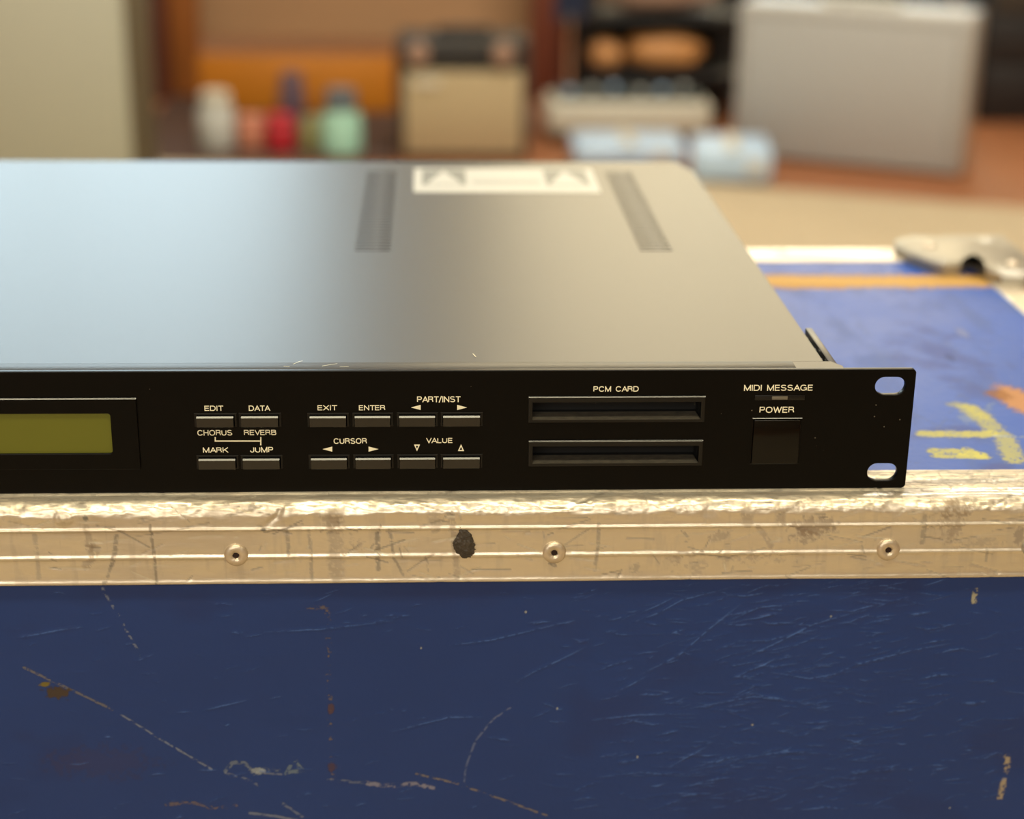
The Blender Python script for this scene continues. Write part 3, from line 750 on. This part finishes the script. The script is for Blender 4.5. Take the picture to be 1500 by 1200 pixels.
# card slots
for (x0, x1, z0, z1) in slots:
    bm = bmesh.new(); ring(bm, (x0, x1, z0, z1), (x0 + 1.3, x1 - 1.3, z0 + 1.0, z1 - 2.0), -.75, 2.6)
    s = from_bm('card_slot', bm, M['frame'], unit)
    bm = bmesh.new()   # sloping ledge below the mouth
    xa, xb = x0 + 1.3, x1 - 1.3
    q = [(xa, -.7, z0 + 1.0), (xb, -.7, z0 + 1.0), (xb - 1.2, 4.2, z0 + 2.2), (xa + .4, 4.2, z0 + 2.2)]
    bm.faces.new([bm.verts.new(p) for p in q]); 
    q = [(xa + .4, 4.2, z0 + 2.2), (xb - 1.2, 4.2, z0 + 2.2), (xb - 1.2, 4.2, z0 + .2), (xa + .4, 4.2, z0 + .2)]
    bm.faces.new([bm.verts.new(p) for p in q])
    from_bm('slot_ledge', bm, M['dusty'], s)
    bm = bmesh.new(); add_box(bm, xa, xb, 2.6, 40, z0 + .6, z1 - 1.6)
    bmesh.ops.delete(bm, geom=[f for f in bm.faces if abs(f.calc_center_median().y - 2.6) < .1], context='FACES')
    from_bm('slot_well', bm, M['inner'], s)

def lip(x0, x1, z, y, s, par, mt='button'):
    """narrow 45 degree chamfer along a top edge"""
    bm = bmesh.new(); pr = [(y, z - s), (y + s, z), (y + s + .3, z), (y + s + .3, z - s)]
    A = [bm.verts.new((x0, p, q)) for p, q in pr]; B = [bm.verts.new((x1, p, q)) for p, q in pr]
    bm.faces.new(A); bm.faces.new(B[::-1])
    for k in range(4): bm.faces.new((A[k], A[(k + 1) % 4], B[(k + 1) % 4], B[k]))
    return from_bm('top_edge', bm, M[mt], par)
for sl, q in zip([o for o in unit.children if o.name.startswith('card_slot')], slots): lip(q[0], q[1], q[3] + .05, -.85, .32, sl)
# power switch
x0, x1, z0, z1 = power
bm = bmesh.new(); ring(bm, (x0, x1, z0, z1), (x0 + .35, x1 - .35, z0 + .35, z1 - .35), -.12, 3)
pw = from_bm('power_switch', bm, M['panel'], unit)
bm = bmesh.new(); add_box(bm, x0 + .5, x1 - .5, -.9, 6, z0 + .5, z1 - .5, .3, 3); from_bm('switch_cap', bm, M['lens'], pw, True)
lip(x0, x1, z1 + .15, -.5, .22, pw)

# MIDI indicator
bm = bmesh.new(); add_box(bm, -55.3, -38.1, -.35, .2, 33.0, 34.8, .15); iw = from_bm('indicator_window', bm, M['frame'], unit, True)
bm = bmesh.new(); add_box(bm, -49.4, -44.0, -.5, .1, 33.25, 34.45, .1); from_bm('indicator_light', bm, M['led'], iw, True)

# display
DX0, DX1 = -386.0, -265.2
disp = plate('display_bezel', [rounded(DX0, DX1, 9.0, 34.8, .3), rounded(-375, -274.2, 14.9, 29.3, 1.0)], .9, .24, M['panel'], unit, 'front'); disp.location = (0, -.45 * MM, 0)
bm = bmesh.new()
pts = rounded(-376, -273.4, 14.4, 29.8, .5); f = bm.faces.new([bm.verts.new((p[0], -.02, p[1])) for p in pts])
o = from_bm('display_screen', bm, M['screen'], disp); o.location = (0, .35 * MM, 0); o['label'] = 'olive green unlit liquid crystal display'

lip(DX0, DX1, 34.85, -1.0, .35, disp).location = (0, .45 * MM, 0)
# tiny paint chips on the panel edge and specks on its face
rs = random.Random(2); bm = bmesh.new()
for k in range(46):
    x = rs.uniform(-318, -2); z = rs.choice((43.75, rs.uniform(2, 42))) ; r = rs.uniform(.06, .16)
    if z < 43 and x < -70 and rs.random() < .75: continue
    yy = -.035 if z < 43 else .02
    bm.faces.new([bm.verts.new((x + r * math.cos(a) * rs.uniform(.6, 1.4), yy, z + r * math.sin(a) * .8)) for a in (0, 1, 2, 3.1, 4.2, 5.2)])
for x, z in ((-13, 31), (-13.2, 26.8), (-9.5, 23), (-4.2, 25.6), (-33.3, 19.0), (-52, 30.5), (-56.0, 29.2), (-51.6, 25.6)):
    r = .22
    bm.faces.new([bm.verts.new((x + r * math.cos(a), -.035, z + r * math.sin(a))) for a in (0, 1, 2, 3.1, 4.2, 5.2)])
o = from_bm('dust_specks', bm, mat('dust', srgb(120, 112, 96), .8), unit); o['kind'] = 'stuff'

# body: return flange, cover with vents, chassis sides
box('panel_flange', -456.8, -41, 2.4, 10.0, 42.2, 43.7, M['flange'], unit, .12)
bm = bmesh.new()
prof = [(-41, 2.4), (-24.5, 2.4), (-24.5, 5), (-27.6, 9.9), (-41, 9.9)]
lo = [bm.verts.new((x, y, 42.3)) for x, y in prof]; hi = [bm.verts.new((x, y, 43.6)) for x, y in prof]
bm.faces.new(lo[::-1]); bm.faces.new(hi)
for i in range(5): bm.faces.new((lo[i], lo[(i + 1) % 5], hi[(i + 1) % 5], hi[i]))
from_bm('flange_corner', bm, M['cover'], unit)
vent_out = []
for vx0, vx1 in ((-198.1, -183.0), (-76.4, -62.4), (-428, -413)):
    y = 159.3
    while y < 318:
        vent_out.append([(vx0, y), (vx1, y), (vx1, y + 1.7), (vx0, y + 1.7)]); y += 5.0
cov = plate('top_cover', [[(-452, 10.3), (-30, 10.3), (-30, 318), (-36, 341), (-446, 341), (-452, 318)]] + vent_out, 1.2, .1, M['cover'], unit, 'top')
cov.location = (0, 0, 42.9 * MM)
bm = bmesh.new()
body = [(-451.5, 10.6), (-30.6, 10.6), (-30.6, 318), (-36.6, 340.5), (-445.5, 340.5), (-451.5, 318)]
lo = [bm.verts.new((x, y, .4)) for x, y in body]; hi = [bm.verts.new((x, y, 42.2)) for x, y in body]
bm.faces.new(lo[::-1])
for i in range(6): bm.faces.new((lo[i], lo[(i + 1) % 6], hi[(i + 1) % 6], hi[i]))
from_bm('chassis', bm, M['cover'], unit)
for vx0, vx1 in ((-200, -181), (-78, -61)): box('circuit_board', vx0 - 20, vx1 + 14, 150, 325, 20, 21.6, mat('board_brown', srgb(70, 62, 44), .7), unit)
box('panel_stiffener', -455, -29, 3, 10, .6, 2.2, M['cover'], unit)
# rack ear bracket screwed to the side
bm = bmesh.new(); add_box(bm, -27.6, -25.0, 9.8, 52, 2, 42.6, .4)
add_box(bm, -29.9, -27.6, 24, 52, 2, 40, .2)
br = from_bm('ear_bracket', bm, M['cover'], unit, True); br['label'] = 'black side bracket of the rack ear'
for y in (14, 19, 30, 43):
    bm = bmesh.new(); bmesh.ops.create_uvsphere(bm, u_segments=12, v_segments=8, radius=1.0)
    from_bm('screw', bm, M['zinc'], br, True, (-29.0, y, 40.8))

# warning sticker at the rear of the cover
def sheet(name, polys, z, mt, parent):
    bm = bmesh.new()
    for pl in polys: bm.faces.new([bm.verts.new((x, y, z)) for x, y in pl])
    return from_bm(name, bm, mt, parent)
SZ = 43.56
st = sheet('warning_sticker', [rounded(-174, -82.5, 269.5, 324, 1)], SZ, M['sticker'], unit)
sheet('sticker_print', [[(-170, 285), (-148, 285), (-148, 321), (-170, 321)], [(-108, 285), (-86.5, 285), (-86.5, 321), (-108, 321)],
       [(-145, 289), (-111, 289), (-111, 291), (-145, 291)], [(-145, 294), (-111, 294), (-111, 295.5), (-145, 295.5)]], SZ + .04, M['stickerdark'], st)
sheet('sticker_triangle', [[(-168, 287), (-150, 287), (-159, 318)]], SZ + .08, M['sticker'], st)
sheet('sticker_triangle', [[(-106.5, 287), (-88, 287), (-97.3, 318)]], SZ + .08, M['sticker'], st)
# small white scratches on the front lip of the cover
def scr(pts, w=.12):
    polys = []
    for (ax, ay), (bx, by) in zip(pts, pts[1:]):
        d = Vector((bx - ax, by - ay)).normalized(); n = Vector((-d.y, d.x)) * w
        polys.append([(ax + n.x, ay + n.y), (bx + n.x, by + n.y), (bx - n.x, by - n.y), (ax - n.x, ay - n.y)])
    return polys
scp = scr([(-213, 8), (-211, 11), (-210, 11.5)]) + scr([(-150.5, 15.5), (-151.5, 19)], .15) + scr([(-203, 6), (-198, 8.5)]) + scr([(-216, 6), (-214, 5.6)]) + scr([(-197, 5), (-194, 5.4)])
o = sheet('scratches', scp, 43.76, M['print'], unit); o['kind'] = 'stuff'

# ------------------------------------------------------------------ things further back in the room
# large pale cabinet at the left
t = thing('speaker_cabinet', 'large pale grey speaker cabinet at the far left behind the black unit', 'speaker', (0, 0, 0))
box('cabinet_body', -1420, -766, 2912, 3250, FLOOR, -120, M['oliveboard'], t, 10)
box('front_frame', -1420, -766, 2900, 2914, FLOOR, -120, M['tolex_pale'], t, 6)
box('grille_cloth', -1396, -782, 2894, 2902, FLOOR + 25, -144, M['tolex_pale'], t, 3)
box('carry_handle', -1180, -1000, 3050, 3090, -122, -96, M['black'], t, 8)

# wooden desk
t = thing('wooden_desk', 'orange-brown wooden desk standing behind the small combo amplifier', 'desk', (0, 0, 0))
box('side_panel', -930, -880, 4180, 4700, FLOOR, 250, M['maroon'], t, 3)
box('end_board', -1150, -932, 4200, 4230, FLOOR, 250, M['oliveboard'], t, 3)
box('desk_post', -882, -800, 4250, 4320, FLOOR, 250, M['postwood'], t, 5)
box('desk_post', 118, 205, 4250, 4320, FLOOR, 250, M['redwood'], t, 5)
box('side_panel', 196, 228, 4330, 4700, FLOOR, 250, M['maroon'], t, 3)
box('back_panel', -880, 200, 4560, 4585, -480, 250, M['brownwood'], t)
box('lower_board', -768, -256, 4000, 4030, FLOOR + 6, -448, M['orange'], t, 3)
box('desk_top', -960, 240, 4200, 4720, 250, 290, M['redwood'], t, 4)
box('inner_divider', -262, -222, 4300, 4560, FLOOR, -480, M['maroon'], t, 3)

# items on the floor
def bottle(x, y, r, h, body_m, cap_m, nm, lab, caph=.22, neck=.55):
    t = thing(nm, lab, nm.split('_')[-1], (x, y, FLOOR + 5))
    b = lathe('body', [(r * .9, 0), (r, 6), (r, h * (1 - caph) - r * .35), (r * .8, h * (1 - caph) - 4), (r * neck, h * (1 - caph)), (.01, h * (1 - caph))], body_m, t)
    lathe('cap', [(r * neck * .9, h * (1 - caph) + .5), (r * neck, h * (1 - caph) + 3), (r * neck, h - 5), (r * neck * .85, h), (.01, h)], cap_m, t)
    return t
bottle(-668, 3500, 44, 138, M['greywhite'], M['cream'], 'spray_bottle', 'pale grey bottle, leftmost of the containers under the desk', .2, .8)
bottle(-588, 3520, 34, 78, M['salmon'], M['salmon'], 'plastic_tub', 'low salmon pink tub between the pale grey bottle and the red can', .15, .95)
bottle(-517, 3490, 36, 86, M['red'], M['red'], 'paint_can', 'red can in the middle of the row of containers', .14, .95)
bottle(-447, 3500, 28, 78, M['olive'], M['olive'], 'spray_can', 'olive green can between the red can and the mint bottle', .15, .8)
bottle(-372, 3470, 48, 150, M['mint'], M['greycap'], 'wash_bottle', 'mint green bottle with grey cap beside the small amplifier', .32, .78)
bottle(-500, 3650, 34, 160, M['purple'], M['purple'], 'glue_bottle', 'dull purple bottle standing behind the red can', .2, .8)

# small combo amplifier
tag(box('floor_mat', -880, -245, 3370, 4240, FLOOR, FLOOR + 5, mat('mat_brown', srgb(84, 60, 48), .9), None, 1), 'dark brown mat under the row of bottles and cans', 'mat')  # dark sheet added in place of the shade below the desk
t = thing('combo_amplifier', 'small combo amplifier with tan grille cloth and dark control panel', 'amplifier', (0, 0, 0))
box('amp_body', -238, 66, 3410, 3600, FLOOR, -322, M['dark'], t, 8)
box('grille_cloth', -222, 50, 3396, 3412, FLOOR + 18, -392, M['grille_tan'], t, 3)
box('control_panel', -228, 56, 3400, 3412, -380, -332, M['black'], t, 2)
for x0 in (-190, 5): lathe('control_knob', [(26, 0), (24, 16), (20, 20), (.01, 20)], M['pinkbrown'], t, 24, (x0, 3400, -352), 'y')
box('carry_handle', -150, -20, 3470, 3500, -322, -300, M['black'], t, 6)
box('logo_badge', -205, -140, 3390, 3397, -425, -407, M['cream'], t, 2)

# dark shelf rack behind
t = thing('shelf_rack', 'dark metal shelf rack between the red-brown desk post and the big grey amplifier', 'rack', (0, 0, 0))
for x in (246, 610):
    for y in (3960, 4150): box('upright', x, x + 28, y, y + 28, FLOOR, -190, M['black'], t, 3)
for z in (-476, -330): box('shelf', 246, 638, 3800, 4178, z, z + 18, M['black'], t, 3)
box('rack_backboard', 230, 1280, 4200, 4225, FLOOR, -240, M['black'], t)

def bag(name, lab, x, y, z, w, d, h, mt, cat='bag'):
    t = thing(name, lab, cat, (x, y, z))
    bm = bmesh.new(); bmesh.ops.create_uvsphere(bm, u_segments=32, v_segments=20, radius=1)
    for v in bm.verts:
        c = v.co; n = 1 + mn.noise(c * 1.7 + Vector((x, 0, 0))) * .16
        sx = (abs(c.x) ** .75) * (1 if c.x > 0 else -1); sz = (abs(c.z) ** .8) * (1 if c.z > 0 else -1)
        v.co = Vector((sx * w / 2 * n, c.y * d / 2 * n, h / 2 + sz * h / 2 * n))
    mnz = min(v.co.z for v in bm.verts)
    for v in bm.verts: v.co.z = max(v.co.z - mnz, 1.0)
    from_bm('bag_body', bm, mt, t, True)
    bm = bmesh.new()
    pts = [Vector((w * .28 * math.cos(a), -d * .05, h * .86 + h * .22 * math.sin(a))) for a in np.linspace(0, math.pi, 13)]
    for a, b in zip(pts, pts[1:]):
        mtx = Matrix.Translation((a + b) / 2) @ (b - a).to_track_quat('Z', 'Y').to_matrix().to_4x4()
        bmesh.ops.create_cone(bm, cap_ends=True, segments=10, radius1=7, radius2=7, depth=(b - a).length * 1.15, matrix=mtx)
    from_bm('bag_handle', bm, M['dark'], t, True)
bag('leather_bag', 'larger tan leather bag on the dark shelf, nearer the grey amplifier', 440, 3880, -458, 205, 130, 90, M['tan'])
bag('leather_bag', 'smaller tan leather bag on the dark shelf, beside the desk post', 290, 3880, -458, 84, 120, 76, M['tan'])
bag('cloth_bundle', 'dusty pink-brown cloth bundle on the upper dark shelf', 425, 3890, -312, 330, 150, 130, M['pinkbrown'], 'bundle')
t = thing('navy_jacket', 'navy blue cloth hanging at the left of the dark shelf rack', 'jacket')
bm = bmesh.new()
for i in range(5): add_box(bm, 150 + i * 16, 166 + i * 16, 3782 - (i % 2) * 10, 3798, -330 + (i % 3) * 8, 120, 5)
from_bm('cloth', bm, M['navy'], t, True)

# white mixing desk / device on a dark crate
tag(box('storage_crate', 130, 540, 3620, 3790, FLOOR, -574, M['dark'], None, 6), 'low dark crate under the cream-white mixer', 'crate')
t = thing('white_mixer', 'cream-white mixer with dark top panel lying on the low dark crate', 'mixer', (0, 0, 0))
box('mixer_body', 125, 528, 3600, 3790, -574, -498, M['cream'], t, 14, 3)
box('mixer_panel', 150, 505, 3625, 3780, -498, -484, M['teal'], t, 4)
for i in range(6): lathe('mixer_knob', [(11, 0), (10, 14), (.01, 15)], M['greywhite'] if i % 2 else M['bluewhite'], t, 16, (180 + i * 58, 3650 + (i % 3) * 30, -484))
lathe('round_container', [(34, 0), (40, 10), (40, 70), (30, 84), (.01, 86)], M['pinkbrown'], None, 28, (62, 3690, FLOOR)).update_tag()
tag(bpy.data.objects['round_container'], 'round brown container between the desk post and white mixer', 'container')

# blue-white packages
def package(name, lab, x0, x1, y0, y1, z0, z1, rz, mt):
    t = thing(name, lab, 'package', ((x0 + x1) / 2, (y0 + y1) / 2, z0), rz)
    w, d, h = (x1 - x0) / 2, (y1 - y0) / 2, z1 - z0
    bm = bmesh.new(); add_box(bm, -w, w, -d, d, 0, h, min(h * .35, 14), 3); from_bm('package_body', bm, mt, t, True)
    box('packing_tape', -14, 14, -d - 1.2, d + 1.2, h - .5, h + 1.2, M['cream'], t)
    box('package_label', w * .35, w * .8, -d - 1.5, -d + 1, h * .3, h * .75, M['sticker'], t)
package('plastic_package', 'flat pale blue package lying in front of the white mixer', 165, 425, 3300, 3480, FLOOR + 9, FLOOR + 60, 0, M['bluewhite'])
package('plastic_package', 'blue-white package against the grey amplifier, nearest the rug edge', 425, 600, 3130, 3330, FLOOR + 9, FLOOR + 82, -.12, M['bluewhite'])

# big grey amplifier
yaw = math.atan2(-249, 504)
t = thing('guitar_amplifier', 'large light grey guitar amplifier standing on the floor at the right', 'amplifier', (552, 3461, FLOOR + 2), yaw)
w_, h_, d_ = 540, 362, 150
box('amp_body', 0, w_, 8, d_, 0, h_, M['tolex_grey'], t, 12, 3)
box('grille_cloth', 26, w_ - 26, -2, 10, 22, h_ - 26, M['grille_grey'], t, 3)
bm = bmesh.new()
for a in ((18, w_ - 18, 14, 21), (18, w_ - 18, h_ - 25, h_ - 18), (18, 25, 21, h_ - 25), (w_ - 25, w_ - 18, 21, h_ - 25)): add_box(bm, a[0], a[1], -4, 9, a[2], a[3], 2)
from_bm('grille_piping', bm, M['tolex_grey'], t, True)
box('carry_handle', w_ / 2 - 90, w_ / 2 + 90, d_ / 2 - 15, d_ / 2 + 15, h_, h_ + 16, M['greywhite'], t, 5)
for x in (30, w_ - 30):
    for y in (35, d_ - 30): lathe('rubber_foot', [(14, -2), (16, 2), (.01, 2)], M['black'], t, 16, (x, y, 0))

# black gear at the right edge
t = thing('black_road_case', 'black road case with dull stacked fronts at the right edge behind the grey amplifier', 'case', (0, 0, 0))
box('case_body', 1285, 1800, 3910, 4160, FLOOR + 3, -190, M['black'], t, 8)
for i, z in enumerate((-560, -436, -312)):
    box('case_front', 1300, 1785, 3902, 3914, z, z + 112, M['dark'] if i in (2, 4) else M['black'], t, 4)
for x in (1330, 1755): lathe('rubber_foot', [(20, 0), (20, 4), (.01, 4)], M['black'], t, 14, (x, 3950, FLOOR))
